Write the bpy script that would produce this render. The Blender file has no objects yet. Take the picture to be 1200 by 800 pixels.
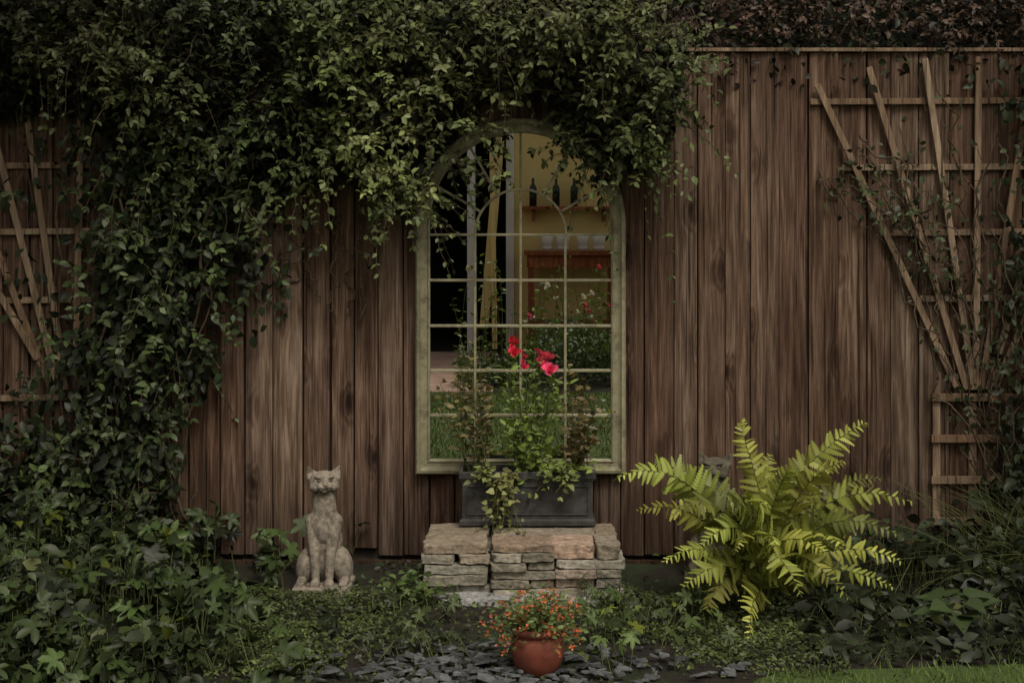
import bpy, math, random, bmesh
import numpy as np
from mathutils import Vector, Matrix, noise
rng=np.random.default_rng(7); random.seed(7)
S=bpy.context.scene
S.view_settings.view_transform='Standard'; S.view_settings.look='None'; S.view_settings.exposure=0
EYE=1.35
def at(u,v,y):
    "image pixel (u,v) -> metres at an assumed depth y"
    d=6+y
    return np.array([(u-600)*d/1800, y, EYE-(v-255)*d/1800])
def fx(u): return (u-600)/300
def fz(v): return EYE-(v-255)/300

# ---------------- materials ----------------
class M:
    def __init__(s,name):
        s.m=bpy.data.materials.new(name); s.m.use_nodes=True; s.t=s.m.node_tree
        s.b=s.t.nodes['Principled BSDF']; s.out=s.t.nodes['Material Output']
    def n(s,typ,ins=None,**k):
        q=s.t.nodes.new(typ)
        for a,b in k.items(): setattr(q,a,b)
        for a,b in (ins or {}).items(): s.put(q.inputs[a],b)
        return q
    def put(s,i,v):
        if isinstance(v,bpy.types.NodeSocket): s.t.links.new(v,i)
        else: i.default_value=v
    def noise(s,vec,scale,detail=4,rough=.55,dist=0):
        return s.n('ShaderNodeTexNoise',{'Vector':vec,'Scale':scale,'Detail':detail,'Roughness':rough,'Distortion':dist}).outputs['Fac']
    def ramp(s,f,stops):
        q=s.n('ShaderNodeValToRGB',{'Fac':f}); e=q.color_ramp.elements
        while len(e)<len(stops): e.new(.5)
        for i,(p,c) in enumerate(stops):
            e[i].position=p; e[i].color=(c,c,c,1) if not isinstance(c,tuple) else (*c,1)
        return q.outputs['Color']
    def mix(s,f,a,b,mode='MIX'):
        q=s.n('ShaderNodeMix',data_type='RGBA',blend_type=mode)
        for i,v in ((0,f),(6,a),(7,b)):
            if isinstance(v,tuple) and len(v)==3: v=(*v,1)
            s.put(q.inputs[i],v)
        return q.outputs[2]
    def math(s,op,a,b=0.0):
        q=s.n('ShaderNodeMath',operation=op); s.put(q.inputs[0],a); s.put(q.inputs[1],b); return q.outputs[0]
    def map(s,vec,scale=(1,1,1),loc=(0,0,0)):
        q=s.n('ShaderNodeMapping',{'Vector':vec,'Scale':scale,'Location':loc}); return q.outputs[0]
    def obj(s): return s.n('ShaderNodeTexCoord').outputs['Object']
    def bump(s,h,st=.5,dist=.005):
        q=s.n('ShaderNodeBump',{'Height':h,'Strength':st,'Distance':dist}); s.put(s.b.inputs['Normal'],q.outputs[0])
    def col(s,c,rough=.8):
        if isinstance(c,tuple): c=(*c,1)
        s.put(s.b.inputs['Base Color'],c); s.b.inputs['Roughness'].default_value=rough
def attr(m): return m.n('ShaderNodeAttribute',attribute_name='Col')

def leaf_mat(name,trans=.3,rough=.5,spec=.4):
    m=M(name); c=attr(m).outputs['Color']
    m.col(c,rough); m.b.inputs['Specular IOR Level'].default_value=spec
    if trans>0:
        tr=m.n('ShaderNodeBsdfTranslucent',{'Color':m.mix(1,c,(1.2,1.2,.6),'MULTIPLY')})
        ms=m.n('ShaderNodeMixShader',{0:trans,1:m.b.outputs[0],2:tr.outputs[0]})
        m.put(m.out.inputs[0],ms.outputs[0])
    return m.m
LEAF=leaf_mat('leaf_green',.2); LEAFO=leaf_mat('leaf_dark',0,.5,.35); PETAL=leaf_mat('petal',.25,.6,.2); GRASS=leaf_mat('grass_blade',0,.6,.2)

def wood(name,dark,mid,light,plank=True,rough=.85,gs=1.0):
    m=M(name); o=m.obj(); a=attr(m)
    sep=m.n('ShaderNodeSeparateColor',{'Color':a.outputs['Color']})
    off=m.n('ShaderNodeCombineXYZ',{'X':m.math('MULTIPLY',sep.outputs[0],13.),'Y':m.math('MULTIPLY',sep.outputs[0],7.),'Z':m.math('MULTIPLY',sep.outputs[0],29.)})
    v=m.n('ShaderNodeVectorMath',{0:o,1:off.outputs[0]},operation='ADD').outputs[0]
    kv=m.map(v,(9*gs,9*gs,4.2*gs)); vo=m.n('ShaderNodeTexVoronoi',{'Vector':m.mix(.05,kv,m.n('ShaderNodeTexNoise',{'Vector':kv,'Scale':3.}).outputs['Color']),'Scale':1.0,'Randomness':1.})
    gate=m.math('GREATER_THAN',m.n('ShaderNodeSeparateColor',{'Color':vo.outputs['Color']}).outputs[0],.52)
    k=m.math('MULTIPLY',m.ramp(vo.outputs['Distance'],[(.05,1.),(.14,0.)]),gate)
    halo=m.math('MULTIPLY',m.ramp(vo.outputs['Distance'],[(.10,1.),(.40,0.)]),gate)
    cat=m.noise(m.map(v,(9*gs,9*gs,.45*gs)),1.0,3,.5)
    rings=m.math('SINE',m.math('MULTIPLY',m.math('ADD',cat,m.math('MULTIPLY',halo,.14)),80.))
    rings=m.math('MULTIPLY_ADD',rings,.5); rings.node.inputs[2].default_value=.5
    rings=m.math('MULTIPLY',rings,m.noise(m.map(v,(12,12,1.5)),1.,2))
    fine=m.noise(m.map(v,(180*gs,180*gs,4.5*gs)),1.0,5,.8)
    med=m.noise(m.map(v,(40*gs,40*gs,1.3*gs)),1.0,4,.7)
    g=m.math('ADD',m.math('MULTIPLY',rings,.14),m.math('ADD',m.math('MULTIPLY',fine,.58),m.math('MULTIPLY',med,.46)))
    g=m.math('ADD',g,m.math('MULTIPLY',halo,-.12))
    c=m.ramp(g,[(.40,dark),(.54,mid),(.68,light)])
    c=m.mix(m.math('MULTIPLY',sep.outputs[2],.85),c,m.mix(1,c,(.55,.43,.37),'MULTIPLY'))
    c=m.mix(m.math('MULTIPLY',sep.outputs[1],.6),c,m.mix(1,c,(1.05,1.13,1.12),'MULTIPLY'))
    c=m.mix(m.math('MULTIPLY',k,.9),c,(.016,.010,.007))
    cr1=m.ramp(m.noise(m.map(v,(90*gs,90*gs,1.1*gs)),1.,2,.4),[(.28,1.),(.34,0.)])
    c=m.mix(m.math('MULTIPLY',cr1,.75),c,(.012,.008,.006))
    w=m.ramp(m.noise(m.map(v,(13,13,1.0)),1.,5,.75),[(.47,0.),(.60,1.)])
    c=m.mix(m.math('MULTIPLY',w,.65),c,m.mix(1,c,(1.75,1.8,1.75),'MULTIPLY'))
    w2=m.ramp(m.noise(m.map(o,(1.5,1.5,1.0)),1.,5,.7),[(.42,0.),(.60,1.)])
    c=m.mix(m.math('MULTIPLY',w2,.6),c,m.mix(1,c,(.52,.50,.43),'MULTIPLY'))
    w3=m.ramp(m.noise(m.map(o,(26,26,1.6)),1.,4,.65),[(.53,0.),(.66,1.)])
    c=m.mix(m.math('MULTIPLY',w3,.6),c,m.mix(1,c,(.42,.38,.36),'MULTIPLY'))
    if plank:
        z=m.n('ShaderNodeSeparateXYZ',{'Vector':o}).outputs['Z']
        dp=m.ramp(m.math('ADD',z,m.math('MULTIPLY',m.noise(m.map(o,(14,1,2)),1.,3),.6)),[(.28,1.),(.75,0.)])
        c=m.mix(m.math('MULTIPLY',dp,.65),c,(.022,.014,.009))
    m.col(c,rough); m.b.inputs['Specular IOR Level'].default_value=.2
    m.bump(m.math('SUBTRACT',m.math('SUBTRACT',g,k),cr1),1.,.005); return m.m
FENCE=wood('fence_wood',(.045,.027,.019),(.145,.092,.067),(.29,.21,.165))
TREL=wood('trellis_wood',(.20,.14,.10),(.34,.25,.18),(.46,.37,.28),plank=False,gs=1.6)
TABLE=wood('table_wood',(.2,.05,.025),(.36,.12,.055),(.45,.17,.08),plank=False)

def simple(name,c1,c2,scale=20,rough=.8,bump=.4,bd=.004,metal=0,useattr=False,spots=None,spec=.4,sf=.8,ss=.35):
    m=M(name); o=m.obj(); f=m.ramp(m.noise(o,scale,5,.65),[(.35,0.),(.68,1.)])
    c=m.mix(f,c1,c2)
    if useattr: c=m.mix(1,c,attr(m).outputs['Color'],'MULTIPLY')
    if spots:
        f2=m.ramp(m.noise(o,scale*ss,5,.75),[(.5,0.),(.62,1.)]); c=m.mix(m.math('MULTIPLY',f2,sf),c,spots)
    m.col(c,rough); m.b.inputs['Metallic'].default_value=metal; m.b.inputs['Specular IOR Level'].default_value=spec
    if bump: m.bump(m.noise(o,scale*3,4,.7),bump,bd)
    return m.m
SAGE=simple('sage_paint',(.24,.225,.14),(.35,.33,.215),30,.6,.3,.002,spots=(.13,.11,.07))
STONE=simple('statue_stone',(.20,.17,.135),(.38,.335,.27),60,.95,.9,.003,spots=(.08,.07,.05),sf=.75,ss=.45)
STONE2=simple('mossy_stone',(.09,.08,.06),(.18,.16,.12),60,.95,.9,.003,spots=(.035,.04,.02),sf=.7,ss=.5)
EYES=simple('statue_eye',(.08,.07,.055),(.13,.11,.09),60,.8,.2)
BLOCK=simple('block_stone',(.55,.55,.55),(1.25,1.25,1.25),50,.95,1.,.007,useattr=True,spots=(.13,.12,.08),sf=.45,ss=.3)
LEAD=simple('lead_planter',(.030,.030,.031),(.075,.074,.074),25,.7,.5,.003,spots=(.02,.022,.015),sf=.5)
TERRA=simple('terracotta',(.17,.045,.027),(.27,.08,.048),18,.6,.4,.002,spots=(.15,.075,.05))
SLATE=simple('slate',(.5,.5,.5),(1.1,1.1,1.1),60,.7,.5,.002,useattr=True)
SOIL=simple('soil',(.008,.006,.004),(.03,.02,.013),40,1,.9,.01)
BARK=simple('stem_bark',(.05,.036,.022),(.13,.095,.06),60,.9,.4,.002)
GSTEM=simple('green_stem',(.08,.10,.03),(.14,.16,.055),60,.7,0)
CREAM=simple('cream_render',(.70,.54,.22),(.80,.63,.29),3,.9,.3,.003)
WHITE=simple('white_paint',(.7,.7,.68),(.8,.8,.78),8,.5,0)
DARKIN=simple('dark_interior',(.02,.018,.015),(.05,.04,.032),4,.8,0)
BRICK=simple('house_brick',(.18,.09,.06),(.3,.16,.11),12,.9,.5)
PATIO=simple('patio_stone',(.30,.19,.15),(.48,.34,.28),6,.9,.4)
ROOF=simple('roof_tile',(.05,.035,.03),(.1,.07,.06),8,.9,.4)
HEDGE=simple('hedge_dark',(.004,.006,.003),(.014,.02,.008),14,1,.9,.05)
BOTTLE=simple('bottle_glass',(.01,.02,.012),(.015,.03,.02),5,.08,0)
def ground_mat():
    m=M('garden_ground'); o=m.obj()
    f=m.noise(o,9,6,.7); soil=m.mix(m.ramp(f,[(.35,0.),(.7,1.)]),(.010,.008,.005),(.04,.028,.018))
    g=m.ramp(m.noise(o,3.2,5,.65),[(.46,0.),(.58,1.)])
    c=m.mix(m.math('MULTIPLY',g,.8),soil,m.mix(m.noise(o,60,4),(.012,.024,.006),(.05,.08,.02)))
    m.col(c,.95); m.bump(m.noise(o,50,6,.75),1.,.02); return m.m
GROUND=ground_mat()
def lawn_mat():
    m=M('lawn_grass'); o=m.obj()
    c=m.mix(m.noise(o,45,5,.7),(.05,.09,.018),(.13,.21,.045)); c=m.mix(m.ramp(m.noise(o,1.5,4),[(.4,0.),(.7,.5)]),c,(.15,.19,.05))
    m.col(c,.95); m.bump(m.noise(o,120,4,.7),1.,.02); return m.m
LAWN=lawn_mat()
mm=M('mirror_glass'); mm.col((.84,.84,.80),.0); mm.b.inputs['Metallic'].default_value=1; mm.b.inputs['Roughness'].default_value=.004; MIRROR=mm.m

# ---------------- mesh helpers ----------------
def obj_from(name,v,f,mat,cols=None,smooth=False,parent=None):
    me=bpy.data.meshes.new(name); v=np.asarray(v,dtype=np.float32)
    if isinstance(f,np.ndarray):
        k=f.shape[1]; me.vertices.add(len(v)); me.vertices.foreach_set('co',v.ravel())
        me.loops.add(f.size); me.loops.foreach_set('vertex_index',f.astype(np.int32).ravel())
        me.polygons.add(len(f)); me.polygons.foreach_set('loop_start',np.arange(0,f.size,k,dtype=np.int32))
        me.update(calc_edges=True)
    else: me.from_pydata([tuple(map(float,p)) for p in v],[],f)
    me.validate()
    if cols is not None:
        a=me.attributes.new('Col','FLOAT_COLOR','POINT'); cc=np.ones((len(v),4),dtype=np.float32); cc[:,:3]=cols; a.data.foreach_set('color',cc.ravel())
    if smooth: me.polygons.foreach_set('use_smooth',[True]*len(me.polygons))
    me.materials.append(mat); o=bpy.data.objects.new(name,me); S.collection.objects.link(o)
    if parent: o.parent=parent
    return o
def empty(name,loc=(0,0,0)):
    e=bpy.data.objects.new(name,None); S.collection.objects.link(e); e.empty_display_size=.1; e.location=loc; return e
def nrm(a): return a/np.maximum(np.linalg.norm(a,axis=-1,keepdims=True),1e-8)
def cr(a,b): return np.cross(a,b)
OVAL=(np.array([[0,0,0],[-.27,.28,.06],[0,.3,0],[.27,.28,.06],[-.25,.62,.03],[0,.64,-.03],[.25,.62,.03],[0,1,-.12]]),
      np.array([[0,2,1],[0,3,2],[1,2,5],[1,5,4],[2,3,6],[2,6,5],[4,5,7],[5,6,7]]))
def lobed(n=5,depth=.62):
    pts=[[0,.12,0]]; K=n*4
    for i in range(K+1):
        a=math.radians(-155+310*i/K); ph=(i%4)/4
        r=.56*(1-depth*(abs(ph-.5)*2)**1.5)*(1.0-.22*abs(a)/2.7)
        pts.append([math.sin(a)*r,.12+math.cos(a)*r,.05*math.cos(ph*6.28)-.28*r*r])
    return np.array(pts),np.array([[0,i+1,i] for i in range(1,K+1)])
LOBE=lobed(5,.55)
def heart():
    o=[(0,0),(-.22,-.06),(-.42,.1),(-.4,.38),(-.2,.7),(0,1),(.2,.7),(.4,.38),(.42,.1),(.22,-.06)]
    v=[[0,.35,-.05]]+[[x,y,.22*abs(x)-.16*y*y] for x,y in o]
    return np.array(v),np.array([[0,i+1 if i<10 else 1,i] for i in range(1,11)])
HEART=heart()
def pinna():
    v=[];t=[];n=8
    for i in range(n):
        s=i/n; e=(i+1)/n; w=.5*(1-s)**.5*(.85+.15*min(1,s*6)); w2=w*.62
        k=len(v); z=-.2*s*s; ze=-.2*e*e; mid=(s+e)/2; zm=-.2*mid*mid
        v+=[[0,s,z],[0,e,ze],[-w2,s,z+.01],[-w,mid+.03,zm-.015],[-w2,e-.005,ze],[w2,s,z+.01],[w,mid+.03,zm-.015],[w2,e-.005,ze]]
        t+=[[k,k+3,k+2],[k,k+1,k+3],[k+1,k+4,k+3],[k,k+5,k+6],[k,k+6,k+1],[k+1,k+6,k+7]]
    return np.array(v),np.array(t)
PINNA=pinna()
PETALT=(np.array([[0,0,0],[-.35,.5,.1],[0,.45,0],[.35,.5,.1],[-.3,.9,.2],[0,1,.22],[.3,.9,.2]]),np.array([[0,2,1],[0,3,2],[1,2,5],[1,5,4],[2,3,5],[3,6,5]]))
def leaves(name,tpl,pos,d,n,sc,col,mat=None,parent=None):
    V,T=tpl; N=len(pos); Y=nrm(d); X=nrm(cr(Y,n)); Z=cr(X,Y)
    sc=np.asarray(sc,float)
    if sc.ndim==1: sc=np.stack([sc*rng.uniform(.8,1.15,N),sc,sc*rng.uniform(.3,1.9,N)],1)
    L=V[None]*sc[:,None,:]
    P=pos[:,None,:]+L[...,0:1]*X[:,None]+L[...,1:2]*Y[:,None]+L[...,2:3]*Z[:,None]
    F=(T[None]+(np.arange(N)*len(V))[:,None,None]).reshape(-1,3)
    C=np.repeat(np.clip(col,0,1),len(V),axis=0)
    C=C*np.tile(np.where(abs(V[:,0])<.02,1.12,.92),N)[:,None]
    return obj_from(name,P.reshape(-1,3),F,mat or LEAF,C,parent=parent)
def tubes(name,paths,rad,mat,sides=4,parent=None,cols=None,smooth=True):
    N,K,_=paths.shape; T=nrm(np.gradient(paths,axis=1)); ref=np.array([.31,.77,.55]); A=nrm(cr(T,ref)); B=cr(T,A)
    an=np.arange(sides)/sides*2*math.pi
    P=paths[:,:,None,:]+rad[:,:,None,None]*(np.cos(an)[:,None]*A[:,:,None,:]+np.sin(an)[:,None]*B[:,:,None,:])
    idx=np.arange(N*K*sides).reshape(N,K,sides); r=np.roll(idx,-1,axis=2)
    F=np.stack([idx[:,:-1],r[:,:-1],r[:,1:],idx[:,1:]],-1).reshape(-1,4)
    return obj_from(name,P.reshape(-1,3),F,mat,np.full((N*K*sides,3),.5) if cols is None else cols,smooth,parent)
def jit(n,s=1.): return rng.normal(0,s,(n,3))
def snoise(p,f,seed=0):
    r=np.random.default_rng(seed); o=np.zeros(len(p))
    for k in range(7):
        w=r.normal(0,1,3)*f*(1+.35*k); o+=np.sin(p@w+r.uniform(0,6.28))/(1+.25*k)
    return o/3.0
class Beams:
    def __init__(s): s.v=[];s.f=[];s.c=[]
    def box(s,lo,hi,c=None):
        p=[(x,y,z) for x in(lo[0],hi[0]) for y in(lo[1],hi[1]) for z in(lo[2],hi[2])]; s.add(p,c)
    def add(s,p,c=None):
        b=len(s.v); s.v+=[tuple(q) for q in p]; s.f+=[tuple(b+i for i in q) for q in((0,1,3,2),(4,6,7,5),(0,4,5,1),(2,3,7,6),(0,2,6,4),(1,5,7,3))]
        if c is None: c=(random.random(),random.random(),random.random())
        s.c+=[c]*8
    def beam(s,a,b,w,t,c=None):
        a=np.array(a,float);b=np.array(b,float); d=nrm(b-a); sd=nrm(cr(d,np.array([0,1.,0]))); up=cr(sd,d)
        if abs(d[1])>.95: sd=np.array([1.,0,0]); up=np.array([0,0,1.])
        s.add([e+sg*sd*w/2+k*up*t/2 for e in(a,b) for sg in(-1,1) for k in(-1,1)],c)
    def make(s,name,mat,parent=None,bevel=.002):
        o=obj_from(name,s.v,s.f,mat,np.array(s.c),parent=parent)
        if bevel:
            m=o.modifiers.new('b','BEVEL'); m.width=bevel; m.segments=2; m.limit_method='ANGLE'
        return o
def lathe(name,prof,mat,loc,parent=None,seg=40):
    v=[];f=[]
    for r,z in prof:
        for i in range(seg):
            a=2*math.pi*i/seg; v.append((loc[0]+max(r,1e-4)*math.cos(a),loc[1]+max(r,1e-4)*math.sin(a),loc[2]+z))
    for j in range(len(prof)-1):
        for i in range(seg): k=(i+1)%seg; f.append((j*seg+i,j*seg+k,(j+1)*seg+k,(j+1)*seg+i))
    return obj_from(name,v,f,mat,np.full((len(v),3),.7),True,parent)

# ---------------- ground, lawn, patio ----------------
def sheet(name,x0,x1,y0,y1,z,mat,edge=None,n=60):
    v=[];f=[]
    for j in range(n+1):
        for i in range(n+1):
            x=x0+(x1-x0)*i/n; ye=edge(x) if edge else y1; y=y0+(ye-y0)*j/n
            v.append((x,y,z))
    for j in range(n):
        for i in range(n): a=j*(n+1)+i; f.append((a,a+1,a+n+2,a+n+1))
    return obj_from(name,v,f,mat)
def lawn_edge(x):
    s=min(1,max(0,(x-.45)/.35)); s=s*s*(3-2*s)
    return -2.2+(.81+.03*math.sin(x*5))*s if x>-.6 else -2.2+.3*min(1,(-.6-x)/.4)
sheet('ground',-80,80,-80,80,0,GROUND,n=8)
sheet('lawn',-6,6,-5.9,-1.60,.004,LAWN,edge=lawn_edge,n=100)
sheet('patio',-6,-.15,-9.45,-5.9,.008,PATIO,n=2)
N=46000
gx=rng.uniform(-1.6,2.2,N); gy=rng.uniform(-5.9,-1.3,N)
le=np.array([lawn_edge(q) for q in gx]); keep=gy<le+rng.normal(0,.02,N); gx,gy=gx[keep],gy[keep]; N=len(gx)
p=np.stack([gx,gy,np.full(N,.004)],1)
cc=np.array([.13,.20,.045])*rng.uniform(.4,1.4,(N,1))*(1+.25*snoise(p,3,4))[:,None]
BL=(np.array([[-.5,0,0],[.5,0,0],[0,1,.3]]),np.array([[0,1,2]]))
leaves('lawn_grass',BL,p,jit(N,.45)+[0,0,1],jit(N)+[0,1,.1],np.stack([rng.uniform(.003,.005,N),rng.uniform(.015,.045,N),rng.uniform(.02,.03,N)],1),cc,GRASS)

# ---------------- fence ----------------
fence=empty('wooden_fence')
B=Beams(); x=-5.2; W=.107
while x<5.2:
    w=W*random.uniform(.84,1.18); t=random.uniform(0,.009); top=fz(62)+random.uniform(-.004,.004); bot=.05+random.uniform(-.03,.02)
    c=(random.random(),random.random(),random.random())
    lean=random.uniform(-.004,.004)
    P=[(x,-.001-t,bot),(x+lean,-.001-t,top),(x,.02,bot),(x+lean,.02,top),(x+w-.005,-.012-t,bot),(x+w-.005+lean,-.012-t,top),(x+w-.005,.02,bot),(x+w-.005+lean,.02,top)]
    B.add(P,c); x+=w
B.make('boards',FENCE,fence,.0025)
B=Beams(); B.box((-5.2,.021,-.02),(5.2,.03,1.99),(.1,.1,1)); B.make('backing',DARKIN,fence,0)
B=Beams(); B.box((-5.2,-.028,fz(62)+.002),(5.2,.045,fz(57))); B.make('capping_rail',TREL,fence)
B=Beams(); B.box((-5.2,-.003,-.05),(5.2,.0195,.015),(.5,.5,.99)); B.make('gravel_board',FENCE,fence)

# ---------------- mirror ----------------
mir=empty('garden_mirror'); CX=fx(610); R=.407; SP=fz(262); BZ=fz(553)
def outline(o):
    r=R-o; pts=[(CX-r,BZ+o),(CX-r,(BZ+SP)/2)]
    for i in range(49):
        a=math.pi-math.pi*i/48; pts.append((CX+r*math.cos(a),SP+r*math.sin(a)))
    return pts+[(CX+r,(BZ+SP)/2),(CX+r,BZ+o)]
prof=[(0,-.02),(0,-.052),(.006,-.060),(.016,-.062),(.022,-.054),(.030,-.050),(.044,-.050),(.050,-.056),(.055,-.052),(.056,-.028)]
v=[];f=[];n=len(outline(0))
for o_,y in prof: v+=[(a,y,b) for a,b in outline(o_)]
for j in range(len(prof)-1):
    for i in range(n): k=(i+1)%n; f.append((j*n+i,(j+1)*n+i,(j+1)*n+k,j*n+k))
obj_from('frame',v,f,SAGE,parent=mir)
gl=outline(.05); obj_from('glass',[(a,-.032,b) for a,b in gl],[tuple(range(n))],MIRROR,parent=mir)
obj_from('back_board',[(a,-.021,b) for a,b in outline(.002)],[tuple(range(n))],DARKIN,parent=mir)
B=Beams(); bw=.0095; L=CX-R+.054; Rr=CX+R-.054; y0=-.042
for v_ in (275,328,381,433,485): B.beam((L,y0,fz(v_)),(Rr,y0,fz(v_)),bw,.012)
SC=fz(275); ri=.177
for u in (557,610,662): B.beam((fx(u),y0-.002,BZ+.052),(fx(u),y0-.002,SC),bw,.012)
ctr=np.array([CX,y0,SC])
for a in (30,60,90,120,150):
    a=math.radians(a); d=np.array([math.cos(a),0,math.sin(a)])
    h=SC-SP; rr=R-.053; bb=d[2]*h; s=-bb+math.sqrt(bb*bb-h*h+rr*rr)
    B.beam(ctr+d*(ri if abs(a-math.pi/2)>.01 else 0),ctr+d*s,bw,.010)
for i in range(16):
    a,b=[math.pi*k/16 for k in(i,i+1)]
    B.beam(ctr+[ri*math.cos(a),-.001,ri*math.sin(a)],ctr+[ri*math.cos(b),-.001,ri*math.sin(b)],bw,.012)
B.make('glazing_bars',SAGE,mir,.0015)

# ---------------- trellises ----------------
def trellis(name,lines,bars,low=None):
    e=empty(name); B=Beams()
    for i,(a,b,c,d) in enumerate(lines): B.beam((fx(a),-.040-.001*i,fz(b)),(fx(c),-.034-.0013*i,fz(d)),.025,.012)
    for a,b,v in bars: B.beam((fx(a),-.024,fz(v)),(fx(b),-.024,fz(v-2)),.024,.013)
    if low:
        for q in low: B.beam((fx(q[0]),-.024-q[4],fz(q[1])),(fx(q[2]),-.024-q[4],fz(q[3])),.03,.014)
    B.make('slats',TREL,e); return e
trellis('garden_trellis',[(955,100,1118,452),(1015,80,1130,455),(1080,70,1138,455),(1143,68,1140,455),(1205,85,1146,455),(1262,80,1154,455),(1318,100,1162,452)],
  [(948,1330,120),(985,1300,197),(1030,1262,273),(1062,1232,350),(1108,1176,440)],
  [(1095,462,1095,612,.001),(1137,462,1137,612,.001),(1180,462,1180,612,.001),(1088,464,1188,464,.016),(1088,512,1188,512,.016),(1088,560,1188,560,.016),(1088,608,1188,608,.016)])
trellis('garden_trellis',[(-75,100,62,452),(-20,90,72,455),(32,110,80,455),(100,75,92,455),(160,85,98,455),(240,185,108,455),(-62,230,48,420)],
  [(-80,260,115),(-60,240,195),(-40,190,272),(-20,140,352),(-20,120,466)])

# ---------------- climbing plants ----------------
def spray_batch(starts,dirs,Ls,K,lsz,col,name,parent,droop=.5,tpl=OVAL,stem=True,smat=None,nb=(0,-.6,.7),mat=None):
    N=len(starts); dirs=nrm(dirs); t=np.linspace(0,1,K)
    droop=droop*rng.uniform(.3,1.6,N)
    path=starts[:,None]+dirs[:,None]*Ls[:,None,None]*t[None,:,None]+np.array([0,0,-1])*(Ls*droop)[:,None,None]*(t**2)[None,:,None]
    path+=rng.normal(0,.005,path.shape)*t[None,:,None]
    tan=nrm(np.gradient(path,axis=1)); lat=nrm(cr(tan,nrm(np.array([0.,-.6,.8])+rng.normal(0,.5,(N,1,3)))))
    P=[];D=[]
    for side in(-1,1):
        P.append(path[:,1:].reshape(-1,3)); D.append((.55*tan+side*.8*lat)[:,1:].reshape(-1,3))
    P.append(path[:,-1]); D.append(tan[:,-1])
    P=np.concatenate(P); D=np.concatenate(D); n=len(P); D=D+jit(n,.32); Nn=jit(n,.45)+np.array(nb)
    sz=lsz*rng.uniform(.45,1.35,n)
    C=np.concatenate([np.repeat(col,K-1,axis=0)]*2+[col])*rng.uniform(.6,1.35,(n,1))
    leaves(name,tpl,P,D,Nn,sz,C,parent=parent,mat=mat or LEAFO)
    if stem: tubes(name+'_twigs',path,np.linspace(.0024,.0009,K)[None].repeat(N,0),smat or BARK,3,parent)
low_u=[-250,0,100,200,260,330,400,450,485,505,540,580,620,660,690,720,770,795,812]
low_v=[190,155,150,205,248,240,228,255,265,210,165,136,128,155,195,215,208,150,30]
def lowv(u): return np.interp(u,low_u,low_v)
def mass(N,seed,margin=0.,umin=-260,umax=800):
    u=rng.uniform(umin,umax,N*3); v=rng.uniform(-110,330,N*3)
    nz=snoise(np.stack([u/300,v/300,u*0],1),8,seed)*22
    k=(v<lowv(u)+nz-margin)&~((u>740)&(v<62)&(rng.random(len(u))<.75))
    return u[k][:N],v[k][:N]
def lump(u,v):
    p=np.stack([u/300,v/300,u*0],1); return .6*snoise(p,4.5,11)+.5*snoise(p,10,12)
def climber_thick(u,v):
    ed=np.clip((lowv(u)-v)/110,0.10,1)
    return np.clip(.24+.22*lump(u,v),.04,.65)*ed**.6+.04
rose=empty('climbing_rose')
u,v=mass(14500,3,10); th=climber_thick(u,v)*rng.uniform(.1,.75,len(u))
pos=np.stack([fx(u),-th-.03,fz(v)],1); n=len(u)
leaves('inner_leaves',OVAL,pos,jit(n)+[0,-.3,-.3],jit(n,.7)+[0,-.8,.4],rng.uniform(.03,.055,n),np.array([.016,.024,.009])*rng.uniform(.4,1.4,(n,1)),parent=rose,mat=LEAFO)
u,v=mass(4800,3,22); lm=lump(u,v); k=rng.random(len(u))<np.clip(.38+1.2*lm,.05,1); u,v,lm=u[k],v[k],lm[k]; n=len(u); th=climber_thick(u,v)
pos=np.stack([fx(u),-th*rng.uniform(.75,1.1,n)-.02,fz(v)],1)
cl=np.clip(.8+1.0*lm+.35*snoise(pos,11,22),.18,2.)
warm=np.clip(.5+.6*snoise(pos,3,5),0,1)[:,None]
edge=np.clip(np.interp(u,[-100,60,250,420,620,800],[.4,.5,.9,1.65,1.2,.85])*np.interp(v,[-20,60,110,240],[.45,.7,1.2,1.2]),0,2.2)  # shading put into leaf colour: dimmer at left and top, brighter mid-span
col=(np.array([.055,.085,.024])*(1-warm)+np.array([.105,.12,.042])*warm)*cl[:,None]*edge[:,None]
dirs=jit(n,.75)+np.array([.15,-.35,.15])
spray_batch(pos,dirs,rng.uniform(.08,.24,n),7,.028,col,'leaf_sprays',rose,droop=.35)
k=np.array([(540,155),(520,170),(530,180),(470,240),(440,250),(690,180),(715,205),(745,200),(760,190),(785,150),(390,215),(350,225),(300,235),(230,215),(780,120),(500,215),(560,155),(670,165),(500,235),(410,210),(700,195)]*3,float)
k+=rng.normal(0,10,k.shape); n=len(k)
pos=np.stack([fx(k[:,0]),-rng.uniform(.12,.28,n),fz(k[:,1]-8)],1)
spray_batch(pos,jit(n,.6)+[.1,-.3,-.1],rng.uniform(.10,.26,n),9,.029,np.array([.10,.13,.045])*rng.uniform(.5,1.5,(n,1)),'trailing_shoots',rose,droop=.7)
def wander(a,b,K,amp):
    t=np.linspace(0,1,K)[:,None]; a=np.array(a);b=np.array(b); q=np.cumsum(rng.normal(0,1,(K,3)),0); q=q-t*q[-1]-(1-t)*q[0]
    return a*(1-t)+b*t+q*amp
st=[]
for i in range(16):
    u0=random.uniform(40,230); st.append(wander((fx(u0),-.06,.0),(fx(u0+random.uniform(-60,120)),-.1,fz(random.uniform(30,200))),30,.016))
for i in range(12):
    st.append(wander((fx(random.uniform(100,400)),-.12,fz(random.uniform(80,200))),(fx(random.uniform(480,780)),-.13,fz(random.uniform(60,120))),30,.014))
for i in range(6): st.append(wander((fx(330+i*18),-.04,fz(240)),(fx(350+i*14),-.03,fz(330+i*9)),30,.012))
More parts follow.
